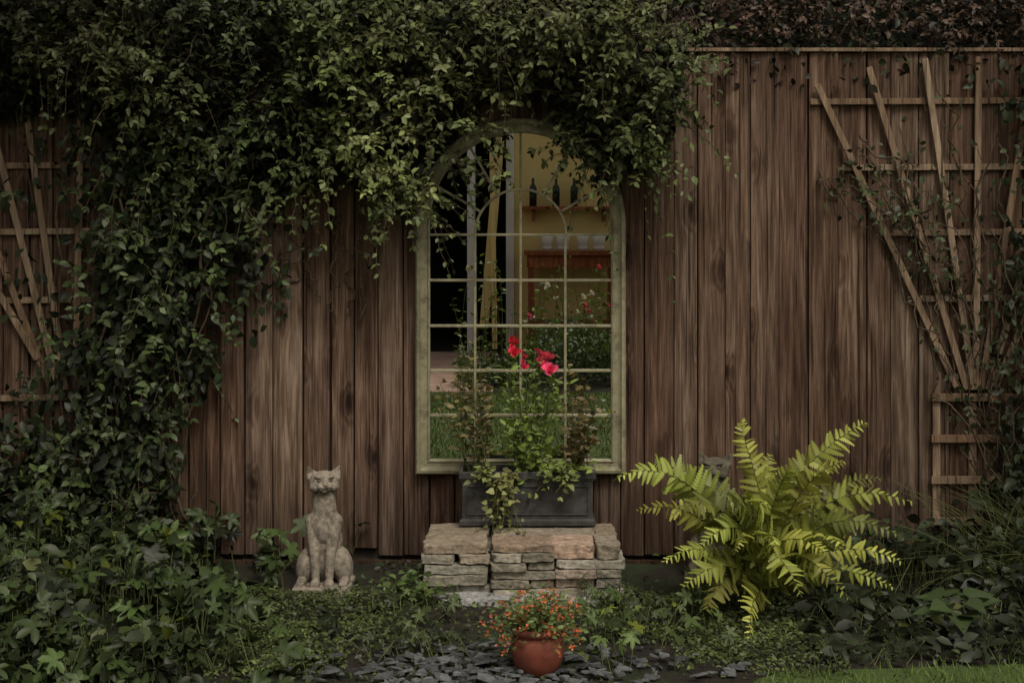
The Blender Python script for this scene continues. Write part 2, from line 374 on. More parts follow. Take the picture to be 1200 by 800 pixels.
st=np.array(st); st[:,:,1]=np.minimum(st[:,:,1],-.02); tubes('stems',st,np.full(st.shape[:2],.005)*rng.uniform(.4,1.2,(len(st),1)),BARK,6,rose)

ivy=empty('ivy')
def band(N):
    v=rng.uniform(150,660,N*5); u=rng.uniform(-260,360,N*5)
    hi=np.interp(v,[150,230,300,360,420,470,520,580,660],[330,330,335,330,290,250,235,230,225])
    nz=snoise(np.stack([u/300,v/300,u*0],1),7,31)
    core=np.exp(-((u-np.interp(v,[150,300,420,560],[205,210,170,120]))/np.interp(v,[150,300,420,560],[85,75,90,140]))**2)
    core=np.maximum(core,np.clip((v-440)/120,0,1)*(u<215))
    k=(u<hi+nz*30)&(rng.random(len(u))<np.clip(core*.95+.08+.75*nz*core**.5,0,1))
    return u[k][:N],v[k][:N]
u,v=band(6000); n=len(u)
pos=np.stack([fx(u),-rng.uniform(.03,.20,n)*np.interp(u,[100,340],[1,.5]),fz(v)],1)
cl=np.clip(.75+.6*snoise(pos,6,41),.15,1.6)[:,None]
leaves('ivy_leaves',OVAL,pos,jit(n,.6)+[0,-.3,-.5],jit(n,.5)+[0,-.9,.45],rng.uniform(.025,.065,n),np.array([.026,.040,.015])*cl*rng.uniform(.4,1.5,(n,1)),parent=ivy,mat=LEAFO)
u,v=band(400); n=len(u); pos=np.stack([fx(u),-rng.uniform(.06,.2,n),fz(v)],1)
spray_batch(pos,jit(n,.7)+[.1,-.4,0],rng.uniform(.1,.22,n),6,.035,np.array([.045,.068,.021])*rng.uniform(.3,1.7,(n,1)),'ivy_shoots',ivy,droop=.5)

cr_=empty('clematis')
st=[]
for i in range(24):
    st.append(wander((fx(random.uniform(1160,1230)),-.05,.05),(fx(random.uniform(1040,1260)),-.07,fz(random.uniform(60,330))),30,.022))
for i in range(8):
    st.append(wander((fx(random.uniform(940,1010)),-.05,fz(random.uniform(150,220))),(fx(random.uniform(1060,1140)),-.06,fz(random.uniform(220,420))),30,.014))
st=np.array(st); st[:,:,1]=np.minimum(st[:,:,1],-.03); tubes('stems',st,np.full(st.shape[:2],.0026)*rng.uniform(.5,1.5,(len(st),1)),BARK,5,cr_)
m_=650; ii=rng.integers(0,len(st),m_); jj=rng.integers(4,29,m_); pos=st[ii,jj]+jit(m_,.03)*[1,.6,1]; pos[:,1]=-abs(pos[:,1])-.015
leaves('leaves',OVAL,pos,jit(m_,.6)+[0,-.2,-.5],jit(m_,.5)+[0,-.8,.4],rng.uniform(.016,.036,m_),np.array([.035,.05,.018])*rng.uniform(.4,1.5,(m_,1)),parent=cr_,mat=LEAFO)
n=1900; v=rng.uniform(60,690,n); u=rng.normal(1212,24,n)-np.interp(v,[60,450,640],[0,5,20])
pos=np.stack([fx(u),-rng.uniform(.05,.2,n),fz(v)],1); k=snoise(pos,7,8)>-.1; pos=pos[k]; n=len(pos)
leaves('dense_leaves',OVAL,pos,jit(n,.6)+[0,-.2,-.5],jit(n,.5)+[0,-.8,.4],rng.uniform(.03,.05,n),np.array([.025,.036,.015])*rng.uniform(.4,1.5,(n,1)),parent=cr_,mat=LEAFO)
k=np.array([(975,195),(990,205),(1000,190),(1085,260),(1070,250),(1160,340),(1095,205),(1045,255),(1150,420),(1165,440),(1120,330),(1180,360)],float); n=len(k)
pos=np.stack([fx(k[:,0]),np.full(n,-.08),fz(k[:,1])],1)
spray_batch(pos,jit(n,.6)+[0,-.4,-.2],rng.uniform(.06,.14,n),7,.028,np.array([.05,.07,.025])*rng.uniform(.6,1.4,(n,1)),'shoots',cr_,droop=.4)

hg=empty('hedge')
v=[];f=[];nx,nz=80,30
for j in range(nz+1):
    for i in range(nx+1):
        x=-5.5+11*i/nx; z=3.4*j/nz; v.append((x,.42+.22*noise.noise((x*1.7,z*1.7,0))+max(0,z-2.6)*.6,z))
for j in range(nz):
    for i in range(nx): a=j*(nx+1)+i; f.append((a,a+1,a+nx+2,a+nx+1))
obj_from('hedge_body',v,f,HEDGE,parent=hg)
n=8500; px=rng.uniform(-3.0,3.4,n); pz=rng.uniform(1.85,2.7,n); pos=np.stack([px,.32-rng.uniform(0,.42,n)*np.clip(1-(pz-1.9)/2,0.2,1),pz],1)
red=(snoise(pos,3.5,51)>.1)&(px>.4)
col=np.where(red[:,None],np.array([.065,.028,.024]),np.array([.028,.038,.016]))*rng.uniform(.2,1.4,(n,1))*np.clip(.7+.6*snoise(pos,6,3),.15,1.6)[:,None]
leaves('hedge_leaves',OVAL,pos,jit(n)+[0,-.4,-.1],jit(n,.6)+[0,-.6,.6],rng.uniform(.025,.05,n),col,parent=hg,mat=LEAFO)
n=600; pos=np.stack([rng.uniform(.5,3,n),rng.uniform(-.02,.12,n),fz(rng.uniform(-10,44,n))],1)
spray_batch(pos,jit(n,.7)+[0,-.3,.3],rng.uniform(.05,.14,n),6,.026,np.array([.08,.052,.035])*rng.uniform(.2,1.5,(n,1)),'hedge_sprays',hg,droop=.3)

# ---------------- cat statues ----------------
def cat(loc,turn,mat,name='cat_statue'):
    e=empty(name); e.location=loc
    bm=bmesh.new()
    def ell(c,r,rot=None):
        mt=Matrix.Translation(Vector(c))@(rot or Matrix.Identity(4))@Matrix.Diagonal((*r,1)); bmesh.ops.create_icosphere(bm,subdivisions=3,radius=1,matrix=mt)
    def caps(a,b,r1,r2,k=9):
        for i in range(k):
            t=i/(k-1); ell([a[j]*(1-t)+b[j]*t for j in range(3)],[r1*(1-t)+r2*t]*3)
    ell((0,2.5,11.5),(7.2,6.6,8.5)); ell((0,1.2,18),(6.6,5.8,8)); ell((0,-.8,24.5),(5.9,4.8,6.4)); ell((0,-3.0,22.5),(4.0,3.1,5.6))
    caps((0,-.4,27),(0,-.8,35),4.8,4.0)
    for s in(-1,1):
        ell((s*6.4,1.2,8.8),(3.9,6.8,6.8),Matrix.Rotation(math.radians(-s*10),4,'Y')); ell((s*7.6,-4.6,4.4),(1.9,3.9,1.5)); caps((s*7,-1.5,7),(s*7.4,-3.5,4.8),2.5,1.7,5)
        caps((s*4.1,-1.2,25),(s*2.8,-4.9,14),2.8,1.95); caps((s*2.8,-4.9,14),(s*2.4,-5.6,5),1.95,1.5); ell((s*2.5,-7,4.2),(1.9,2.5,1.4))
        for q in(-.95,0,.95): ell((s*2.5+q,-8.8,4.0),(.62,1.0,.95)); ell((s*7.6+q,-7.9,4.0),(.62,1.0,.9))
    caps((3,8.5,5),(8.6,5.5,4.6),1.6,1.4,6); caps((8.6,5.5,4.6),(9.9,-1,4.3),1.4,1.1,6)
    H=Matrix.Translation((0,-1.4,38.6))@Matrix.Rotation(turn,4,'Z')@Matrix.Rotation(math.radians(-6),4,'X')
    def he(c,r,rot=None):
        mt=H@Matrix.Translation(Vector(c))@(rot or Matrix.Identity(4))@Matrix.Diagonal((*r,1)); bmesh.ops.create_icosphere(bm,subdivisions=3,radius=1,matrix=mt)
    he((0,0,.3),(5.4,4.7,4.1)); he((0,-3.4,-1.2),(2.9,2.4,2.1)); he((0,-4.3,.2),(1.05,2.0,1.2)); he((0,-6.0,-.5),(.8,.5,.55))
    for s in(-1,1):
        he((s*3.2,-1.8,-1.3),(2.2,2,2)); he((s*1.25,-5.0,-1.45),(1.35,1.15,1.0)); he((s*2.1,-3.5,2.0),(1.8,.9,.5),Matrix.Rotation(s*-.3,4,'Y'))
        for i in range(10):
            t=i/9; he((s*(3.8+1.8*t),.2-.1*t,2.2+3.1*t),(2.1*(1-t)+.5,.95*(1-t)+.4,.8),Matrix.Rotation(s*.4,4,'Y'))
    he((0,-3.7,-2.9),(1.5,1.4,.8))
    bmesh.ops.create_cube(bm,size=1,matrix=Matrix.Translation((0,0,1.6))@Matrix.Diagonal((20.5,21,3.2,1)))
    bmesh.ops.scale(bm,vec=(.01,)*3,verts=bm.verts)
    me=bpy.data.meshes.new('tmp'); bm.to_mesh(me); bm.free(); o=bpy.data.objects.new('tmp',me); S.collection.objects.link(o)
    r=o.modifiers.new('r','REMESH'); r.mode='VOXEL'; r.voxel_size=.0026
    s_=o.modifiers.new('s','SMOOTH'); s_.iterations=6; s_.factor=.5
    dg=bpy.context.evaluated_depsgraph_get(); me2=bpy.data.meshes.new_from_object(o.evaluated_get(dg)); bpy.data.objects.remove(o)
    N=len(me2.vertices); co=np.empty(N*3,np.float32); me2.vertices.foreach_get('co',co); co=co.reshape(-1,3)*100
    Hi=np.array(H.inverted()); h=co@Hi[:3,:3].T+Hi[:3,3]; Hm=np.array(H)
    for s in(-1,1):
        d=np.linalg.norm((h-[s*2.05,-4.0,.85])/[1.25,1.5,.8],axis=1); h[:,1]+=np.where(h[:,1]<-2,1.0*np.exp(-d**2*1.3),0)
        d=np.linalg.norm((h-[s*4.6,-.6,3.7])/[1.1,1.1,1.5],axis=1); h[:,1]+=np.where(h[:,1]<.2,.9*np.exp(-d**2*1.2),0)
    d=np.abs(h[:,2]+2.05+.25*np.cos(h[:,0]*2))/.28; h[:,1]+=np.where((h[:,1]<-3)&(abs(h[:,0])<2.2),.5*np.exp(-d**2),0)
    msk=co[:,2]>32; co2=h@Hm[:3,:3].T+Hm[:3,3]; co[msk]=co2[msk]; co/=100
    me2.vertices.foreach_set('co',co.ravel()); me2.materials.clear(); me2.materials.append(mat); me2.polygons.foreach_set('use_smooth',[True]*len(me2.polygons))
    b=bpy.data.objects.new('body',me2); S.collection.objects.link(b); b.parent=e
    bm=bmesh.new()
    for s in(-1,1):
        bmesh.ops.create_icosphere(bm,subdivisions=3,radius=1,matrix=H@Matrix.Translation((s*2.05,-3.40,.8))@Matrix.Diagonal((.9,.75,.5,1)))
    bmesh.ops.scale(bm,vec=(.01,)*3,verts=bm.verts); me=bpy.data.meshes.new('eyes'); bm.to_mesh(me); bm.free(); me.materials.append(EYES)
    ob=bpy.data.objects.new('eyes',me); S.collection.objects.link(ob); ob.parent=e
    e.scale=(1,1,1.02); return e
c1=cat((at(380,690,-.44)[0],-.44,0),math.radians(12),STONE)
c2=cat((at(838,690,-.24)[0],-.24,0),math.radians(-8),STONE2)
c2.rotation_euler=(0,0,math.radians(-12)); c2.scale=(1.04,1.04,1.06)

# ---------------- stone stack ----------------
stk=empty('stone_stack')
def rockbox(lo,hi,seed,rough=.0045):
    bm=bmesh.new(); bmesh.ops.create_cube(bm,size=1)
    bmesh.ops.bevel(bm,geom=bm.edges[:],offset=.035,segments=1,affect='EDGES')
    bmesh.ops.subdivide_edges(bm,edges=bm.edges[:],cuts=6,use_grid_fill=True)
    lo=np.array(lo);hi=np.array(hi); c=(lo+hi)/2; s=hi-lo; V=[]
    rz=random.uniform(-.07,.07); ry=random.uniform(-.012,.012)
    for q in bm.verts:
        p=np.array(q.co)*s; p=np.array([p[0]*math.cos(rz)-p[1]*math.sin(rz),p[0]*math.sin(rz)+p[1]*math.cos(rz),p[2]+p[0]*ry])+c
        nv=noise.noise_vector(Vector(p*22)+Vector((seed,0,0))); nv2=noise.noise_vector(Vector(p*75)+Vector((seed,5,0)))
        V.append(p+np.array(nv)*rough*[1.8,1.8,.7]+np.array(nv2)*rough*.8)
    F=[tuple(x.index for x in f.verts) for f in bm.faces]; bm.free(); return V,F
V=[];F=[];C=[]
pal=[(.50,.46,.37),(.38,.35,.28),(.60,.56,.47),(.33,.30,.235),(.52,.42,.34),(.36,.35,.29),(.58,.51,.42),(.44,.37,.29)]
cols_x=[(-.308,-.082),(-.078,.150),(.152,.395)]
seed=0
for ci,(xa,xb) in enumerate(cols_x):
    nl=5 if ci!=1 else 6
    hs_l=np.array([random.uniform(.85,1.15) for _ in range(nl)])
    if ci==2: hs_l[-1]=1.45
    hs_l=hs_l/hs_l.sum()*.186; z=.004
    for l in range(nl):
        h=hs_l[l]
        cuts=[xa,xb]
        if (ci>0 and random.random()<.7) or random.random()<.2: m_=xa+(xb-xa)*random.uniform(.3,.7); cuts=[xa,m_,xb]
        for a,b in zip(cuts[:-1],cuts[1:]):
            for (ya,yb) in ((-.55,-.36),(-.35,-.14)):
                jx=random.uniform(-.012,.012); jy=random.uniform(-.022,.014); seed+=3
                v,f=rockbox((a+jx+.002,ya+jy,z+.001),(b+jx-.002,yb+jy,z+h-.003),seed)
                base=len(V); V+=v; F+=[tuple(base+i for i in q) for q in f]
                c=np.array(random.choice(pal))*random.uniform(.75,1.1)
                if l==nl-1: c=c*np.array([1.12,.99,.93])
                C+=[c]*len(v)
        z+=h
obj_from('stones',V,F,BLOCK,np.array(C),parent=stk,smooth=False)
v,f=rockbox((-.25,-.66,-.01),(.30,-.50,.020),77,.012); obj_from('footing_slab',v,f,BLOCK,np.full((len(v),3),.42),parent=stk)

# ---------------- planter ----------------
pl=empty('planter_box'); px0,px1=at(538,0,-.2)[0],at(698,0,-.2)[0]; pb,pt=.193,.398
def trough(rings):
    v=[];f=[]
    for x0,x1,y0,y1,z in rings: v+=[(x0,y0,z),(x1,y0,z),(x1,y1,z),(x0,y1,z)]
    for j in range(len(rings)-1):
        for i in range(4): k=(i+1)%4; f.append((j*4+i,j*4+k,j*4+4+k,j*4+4+i))
    f.append((3,2,1,0)); return v,f
def rg(o,z): return (px0+o,px1-o,-.245+o*.6,-.065-o*.6,z)
v,f=trough([rg(.012,pb),rg(.002,pb+.004),rg(.002,pb+.02),rg(.012,pb+.028),rg(.012,pt-.04),rg(.004,pt-.03),rg(0,pt-.025),rg(0,pt-.002),rg(.004,pt),rg(.014,pt),rg(.016,pt-.03)])
o=obj_from('trough',v,f,LEAD,parent=pl); b=o.modifiers.new('b','BEVEL'); b.width=.002; b.segments=2
B=Beams()
x_a,x_b,za,zb,yy=px0+.03,px1-.03,pb+.045,pt-.055,-.2385
B.beam((x_a,yy,za),(x_b,yy,za),.006,.008);B.beam((x_a,yy,zb),(x_b,yy,zb),.006,.008);B.beam((x_a,yy,za),(x_a,yy,zb),.006,.0075);B.beam((x_b,yy,za),(x_b,yy,zb),.006,.0075)
B.make('relief_panel',LEAD,pl)
obj_from('potting_soil',[(px0+.014,-.236,pt-.028),(px1-.014,-.236,pt-.028),(px1-.014,-.074,pt-.028),(px0+.014,-.074,pt-.028)],[(0,1,2,3)],SOIL,parent=pl)

def flower(parent,c,r,col,npet=14,name='flower',facing=(0,-.8,.5)):
    n=npet; an=np.arange(n)*2.4; fa=nrm(np.array(facing,float)); A=nrm(cr(fa,np.array([.2,0,1.]))); Bv=cr(fa,A)
    lay=np.arange(n)/n; d=np.cos(an)[:,None]*A+np.sin(an)[:,None]*Bv; d=d+fa*(1.3*(1-lay))[:,None]
    sc=np.stack([r*1.1*(.5+.6*lay),r*(.55+.5*lay),r*np.ones(n)],1)
    leaves(name,PETALT,np.tile(c,(n,1)),d,np.tile(fa,(n,1))+jit(n,.15),sc,np.array(col)*rng.uniform(.75,1.2,(n,1)),PETAL,parent)
def plant(name,shoots,col,lsz,K=12,tpl=OVAL,parent=None,stems=GSTEM,r=.0025,per=1,keep=1.):
    e=parent or empty(name); paths=[]
    for s in shoots:
        a,b,y,ya=s; A=np.array(a,float);Bp=np.array(b,float); t=np.linspace(0,1,K)[:,None]
        mid=(A+Bp)/2+np.array([rng.normal(0,.025),rng.normal(0,.02),y]); paths.append(A*(1-t)**2+2*mid*t*(1-t)+Bp*t*t)
    paths=np.array(paths); N=len(paths); tubes('stems',paths,np.linspace(r,r*.4,K)[None].repeat(N,0),stems,4,e)
    P=np.concatenate([paths[:,2:].reshape(-1,3)]*(2*per)); tan=np.concatenate([nrm(np.gradient(paths,axis=1))[:,2:].reshape(-1,3)]*(2*per))
    k=rng.random(len(P))<keep; P,tan=P[k],tan[k]; n=len(P)
    az=rng.uniform(0,6.28,n); D=np.stack([np.cos(az),np.sin(az),rng.uniform(-.4,.5,n)],1)+.35*tan
    P=P+nrm(D)*rng.uniform(.003,.03,(n,1))
    cc=np.array(col)[None]*rng.uniform(.5,1.5,(n,1))
    leaves('leaves',tpl,P,D,jit(n,.4)+[0,-.5,.7],lsz*rng.uniform(.45,1.3,n),cc,parent=e); return e
yb=-.16; soilz=pt-.03
def sh(u0,u1,v1,n,su,sv,b=.03,y1=-.24):
    return [(( fx(u0)*.96+rng.normal(0,.02),yb+rng.normal(0,.02),soilz), at(u1+rng.normal(0,su),v1+rng.normal(0,sv),y1+rng.normal(0,.03)), b,0) for _ in range(n)]
rb=plant('rose_bush',sh(615,620,475,11,19,36),(.17,.24,.055),.034,13,per=2,keep=.75)
plant('x',[((fx(612),yb,soilz),at(603,416,-.24),.02,0),((fx(620),yb,soilz),at(643,436,-.26),.02,0),((fx(614),yb,soilz),at(617,430,-.22),.02,0),((fx(625),yb,soilz),at(632,424,-.24),.02,0),((fx(610),yb,soilz),at(606,440,-.24),.02,0)],(.14,.2,.05),.028,14,parent=rb,keep=.8)
for c,r,k in ((at(603,413,-.25),.027,(.68,.04,.08)),(at(645,434,-.27),.034,(.85,.10,.24)),(at(637,428,-.25),.02,(.8,.08,.2)),(at(615,430,-.23),.018,(.7,.07,.16)),(at(632,422,-.24),.012,(.6,.04,.1)),(at(613,424,-.24),.012,(.6,.06,.12)),(at(600,406,-.24),.012,(.6,.04,.08))): flower(rb,c,r,k)
plant('salvia_plant',sh(560,548,462,12,11,34),(.15,.13,.05),.030,14,tpl=OVAL,keep=.85)
plant('heuchera_plant',sh(676,684,490,14,14,28),(.14,.11,.045),.032,13,keep=.85)
plant('fuchsia_plant',sh(655,655,552,13,24,12,.04),(.19,.25,.055),.034,7,per=2,keep=.8)
tr=[((fx(592)+rng.normal(0,.025),-.23,soilz),at(594+rng.normal(0,13),rng.uniform(575,655),-.33+rng.normal(0,.03)),.10,0) for _ in range(14)]
plant('trailing_ivy',tr,(.22,.23,.085),.025,13,per=1,tpl=HEART,keep=.75)
tr=[((fx(575)+rng.normal(0,.02),-.23,soilz),at(566+rng.normal(0,10),rng.uniform(538,570),-.3),.05,0) for _ in range(5)]
plant('trailing_ivy',tr,(.2,.24,.07),.028,8)
tr=[((fx(660)+rng.normal(0,.04),-.23,soilz),at(648+rng.normal(0,14),rng.uniform(555,580),-.3),.05,0) for _ in range(6)]
plant('trailing_ivy',tr,(.2,.24,.07),.028,8)

# ---------------- terracotta pot ----------------
pp=(at(630,0,-1.45)[0],-1.45,.004)
pot=empty('terracotta_pot')
lathe('pot_body',[(0,0),(.052,0),(.056,.004),(.070,.03),(.080,.062),(.081,.082),(.076,.103),(.068,.115),(.074,.118),(.078,.124),(.079,.136),(.074,.140),(.068,.138),(.066,.12),(0,.118)],TERRA,pp,pot)
lathe('pot_soil',[(0,.126),(.067,.124)],SOIL,pp,pot)
gp=empty('geranium_plant'); shoots=[]
for i in range(95):
    a=random.uniform(0,6.28); r=random.uniform(.03,.165); shoots.append(((pp[0]+.03*math.cos(a),pp[1]+.03*math.sin(a),.125),(pp[0]+r*math.cos(a),pp[1]+r*math.sin(a)*.8,.24-.9*r*r*3+random.uniform(-.09,.02)),.035,0))
plant('x',shoots,(.12,.165,.05),.017,8,parent=gp,r=.0012,per=1)
tips=np.array([s[1] for s in shoots]); m_=len(tips)
P=np.repeat(tips,5,axis=0)+jit(m_*5,.004); an=np.tile(np.arange(5)*1.257,m_)
D=np.stack([np.cos(an),-np.ones(len(an))*.2,np.sin(an)],1)+jit(len(an),.3)
leaves('blossoms',PETALT,P,D,jit(len(an),.3)+[0,-1,.4],rng.uniform(.006,.011,len(an)),np.array([.72,.20,.085])*rng.uniform(.5,1.2,(len(an),1)),PETAL,gp)

# ---------------- fern ----------------
def fern(base,tips,name='fern',col=(.40,.44,.085),Lp=.112):
    e=empty(name); P=[];D=[];Nn=[];Sc=[];C=[];paths=[]
    for (T,lift) in tips:
        B0=np.array(base)+rng.normal(0,.035,3)*[1,1,0]; T=np.array(T); d=T-B0; L=np.linalg.norm(d)
        hd=np.array([d[0],d[1],0]); sw=rng.normal(0,.06,3)*L
        C1=B0+hd*.18+np.array([0,0,max(d[2],0)*.62+lift*L])+sw*[1,1,0]
        C2=B0+hd*.62+np.array([0,0,d[2]*.85+lift*L*.9+.02])-sw*[1,1,0]
        K=int(22+L*13); t=np.linspace(0,1,K)[:,None]; path=B0*(1-t)**3+3*C1*t*(1-t)**2+3*C2*t*t*(1-t)+T*t**3
        tan=nrm(np.gradient(path,axis=0)); up=np.array([0,-1.0,.8])
        roll=rng.normal(0,.5); lat=nrm(cr(tan,up+np.array([roll,0,0]))); nor=cr(lat,tan)
        paths.append(np.stack([np.interp(np.linspace(0,1,24),t[:,0],path[:,i]) for i in range(3)],1))
        sh_=rng.uniform(.4,1.2); yel=rng.uniform(0,1); st0=int(K*.16); Lw=Lp*rng.uniform(.75,1.15)
        for k in range(st0,K-1):
            s=(k-st0)/(K-1-st0); Lk=Lw*(L/.6)**.5*min(1,.4+s*2.0)*(1-s)**.8+.008
            for sd in(-1,1):
                if rng.random()<.05: continue
                P.append(path[k]+tan[k]*(.005*sd)+rng.normal(0,.001,3)); D.append(lat[k]*sd+tan[k]*(.18+.4*s+rng.normal(0,.12))+nor[k]*(rng.normal(-.12,.2))); Nn.append(nor[k]+rng.normal(0,.35,3))
                Sc.append([min(.030,Lk*.40)+.002,Lk*rng.uniform(.75,1.12),Lk*rng.uniform(.2,2.2)]); C.append(np.array(col)*sh_*rng.uniform(.7,1.15)*(.5+.65*s)*np.array([.92+.2*yel,1,1]))
    paths=np.array(paths); tubes('stalks',paths,np.linspace(.003,.0008,24)[None].repeat(len(paths),0),GSTEM,4,e)
    leaves('fronds',PINNA,np.array(P),np.array(D),np.array(Nn),np.array(Sc),np.array(C),parent=e); return e
fb=(at(890,0,-.75)[0],-.70,.0)
ft=[(718,563,-.85,.22),(762,543,-.6,.12),(870,490,-.6,.0),(925,548,-.9,.03),(1016,494,-.7,.03),(990,540,-.95,.06),(1074,590,-.8,.2),(1056,628,-1.0,.22),(785,606,-1.0,.2),(850,590,-1.0,.1),
 (1008,655,-1.1,.25),(940,700,-1.2,.3),(825,728,-1.05,.3),(990,590,-.6,.06),(900,590,-1.1,.1),(775,660,-.95,.22),(1050,690,-.9,.22),(880,752,-1.15,.26),(958,530,-.6,.02),(905,530,-.5,.0),(780,575,-.55,.1),(860,650,-1.15,.22),(970,650,-1.1,.2),
 (1035,560,-.65,.1),(745,600,-.7,.2),(820,640,-1.1,.2),(1000,705,-1.15,.28),(910,640,-1.15,.15),(1020,610,-.7,.15),(800,690,-1.0,.25),(1060,660,-.8,.2),(800,600,-.6,.08)]
fern(fb,[(at(a,b,c),l) for a,b,c,l in ft])

# ---------------- ground planting ----------------
def bed(name,N,xr,yr,hfun,tpl,size,col,dens=None,sd=1,up=(0,-.55,.9),stems=True,vary=.5,mat=None,pop=.04):
    e=empty(name); x=rng.uniform(*xr,N); y=rng.uniform(*yr,N); p=np.stack([x,y,x*0],1)
    if dens is not None: k=rng.random(N)<dens(x,y,p); x,y,p=x[k],y[k],p[k]
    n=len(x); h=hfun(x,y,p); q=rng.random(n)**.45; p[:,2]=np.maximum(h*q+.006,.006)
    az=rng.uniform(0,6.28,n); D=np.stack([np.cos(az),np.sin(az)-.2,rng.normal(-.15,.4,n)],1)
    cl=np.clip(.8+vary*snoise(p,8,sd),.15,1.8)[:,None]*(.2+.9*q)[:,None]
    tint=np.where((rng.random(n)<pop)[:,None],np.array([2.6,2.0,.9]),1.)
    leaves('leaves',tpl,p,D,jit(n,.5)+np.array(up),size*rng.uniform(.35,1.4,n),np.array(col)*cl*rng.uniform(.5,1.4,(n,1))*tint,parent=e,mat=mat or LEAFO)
    if stems:
        m_=min(n,1500); t=np.linspace(0,1,4)[None,:,None]; a=p[:m_].copy(); a[:,2]=0; a[:,:2]+=rng.normal(0,.03,(m_,2)); pa=a[:,None]*(1-t)+p[:m_][:,None]*t
        tubes('stems',pa,np.full((m_,4),.0016),GSTEM,3,e)
    return e
def hL(x,y,p): return np.clip(.08+.16*snoise(p,4,61)+.09*snoise(p,9,62)+np.interp(x,[-2.4,-1.5,-1.0,-.6],[.26,.18,.07,.01]),.02,.5)*np.interp(y,[-1.7,-1.2,-.3,0],[.5,.8,1.1,1.0])
inL=lambda x,y,p: np.where((x<-1.0+.15*np.sin(y*7))|(snoise(p,5,9)>.35),np.clip(.55+1.0*snoise(p,6,63),.05,1),.12)*np.where((abs(x+.68)<.17)&(y<-.28)&(y>-1.0),.03,1)
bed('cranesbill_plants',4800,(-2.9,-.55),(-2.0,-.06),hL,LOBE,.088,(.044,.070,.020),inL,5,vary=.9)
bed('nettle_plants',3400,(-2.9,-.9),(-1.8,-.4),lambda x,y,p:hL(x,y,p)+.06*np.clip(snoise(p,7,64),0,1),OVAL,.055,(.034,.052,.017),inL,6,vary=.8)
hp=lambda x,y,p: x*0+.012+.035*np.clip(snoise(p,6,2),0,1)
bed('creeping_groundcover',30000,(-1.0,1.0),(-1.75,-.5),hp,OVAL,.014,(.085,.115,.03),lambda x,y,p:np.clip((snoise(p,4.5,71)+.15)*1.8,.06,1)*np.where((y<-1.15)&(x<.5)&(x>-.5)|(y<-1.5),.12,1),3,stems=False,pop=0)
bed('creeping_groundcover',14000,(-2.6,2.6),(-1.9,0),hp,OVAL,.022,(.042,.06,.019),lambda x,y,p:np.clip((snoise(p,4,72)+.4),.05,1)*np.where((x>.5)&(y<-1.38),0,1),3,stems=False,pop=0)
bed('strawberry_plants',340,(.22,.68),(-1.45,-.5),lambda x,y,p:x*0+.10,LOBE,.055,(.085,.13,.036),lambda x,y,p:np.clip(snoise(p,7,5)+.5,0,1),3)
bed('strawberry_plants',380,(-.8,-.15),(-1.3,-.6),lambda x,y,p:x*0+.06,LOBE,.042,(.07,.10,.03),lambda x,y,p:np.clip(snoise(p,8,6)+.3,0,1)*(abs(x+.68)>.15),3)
e=plant('wall_seedling',[((-.33+rng.normal(0,.03),-.6,0),(-.36+rng.normal(0,.06),-.66,.10+rng.normal(0,.03)),.03,0) for _ in range(9)],(.09,.14,.04),.035,7)
def hR(x,y,p): return np.clip(.08+.14*snoise(p,4,81)+.07*snoise(p,9,82)+np.interp(x,[.9,1.5,2.2],[.0,.08,.22]),.02,.45)*np.interp(y,[-1.4,-1.1,-.3,0],[.25,.65,1.1,1.])
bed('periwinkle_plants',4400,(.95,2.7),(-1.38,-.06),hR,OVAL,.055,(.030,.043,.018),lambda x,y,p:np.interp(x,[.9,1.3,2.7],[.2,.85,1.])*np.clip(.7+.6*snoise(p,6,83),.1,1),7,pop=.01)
n=14; a=rng.uniform(0,6.28,n); c0=np.array([at(1120,0,-1.15)[0],-1.15,.10]); pos=c0+np.stack([np.cos(a)*.05,np.sin(a)*.04,rng.uniform(0,.05,n)],1)
hs=empty('hosta_plant'); leaves('leaves',HEART,pos,np.stack([np.cos(a),np.sin(a)*.8,rng.uniform(-.1,.2,n)],1),jit(n,.2)+[0,-.3,1],rng.uniform(.06,.10,n),np.array([.055,.085,.03])*rng.uniform(.7,1.2,(n,1)),parent=hs)
n=500; pos=np.stack([rng.normal(2.0,.16,n),rng.uniform(-.5,-.1,n),np.zeros(n)],1)
lg=empty('ornamental_grass'); K=7; t=np.linspace(0,1,K)[None,:,None]; dr=nrm(jit(n,.35)+[0,-.2,1]); Lg=rng.uniform(.3,.6,n)[:,None,None]
tubes('blades',pos[:,None]+dr[:,None]*Lg*t+np.array([0,0,-.18])*t**2+ (dr*[1,1,0])[:,None]*Lg*t**2*.6,np.linspace(.003,.0006,K)[None].repeat(n,0),GSTEM,3,lg)

N=1100; x=rng.normal(-.02,.30,N); y=rng.uniform(-2.2,-1.20,N); k=(abs(x)<.75)&((y<-1.32)|(rng.random(N)<.4)); x,y=x[k],y[k]
V=[];F=[];C=[]
for a,b in zip(x,y):
    r=random.uniform(.008,.034); m_=random.randint(5,7); an=sorted(random.uniform(0,6.28) for _ in range(m_)); h=random.uniform(.003,.008)
    z=random.uniform(.006,.022); tx,ty=random.uniform(-.3,.3),random.uniform(-.3,.3); base=len(V)
    for top in(0,1):
        for q in an:
            rr=r*(1-.12*top); dx,dy=math.cos(q)*rr,math.sin(q)*rr*.75; V.append((a+dx,b+dy,z+h*top+dx*tx+dy*ty))
    F.append(tuple(base+m_+i for i in range(m_))); F+= [(base+i,base+(i+1)%m_,base+m_+(i+1)%m_,base+m_+i) for i in range(m_)]
    c=random.uniform(.4,1.4); C+=[(.14*c,.148*c,.155*c)]*(2*m_)
obj_from('slate_chips',V,F,SLATE,np.array(C))

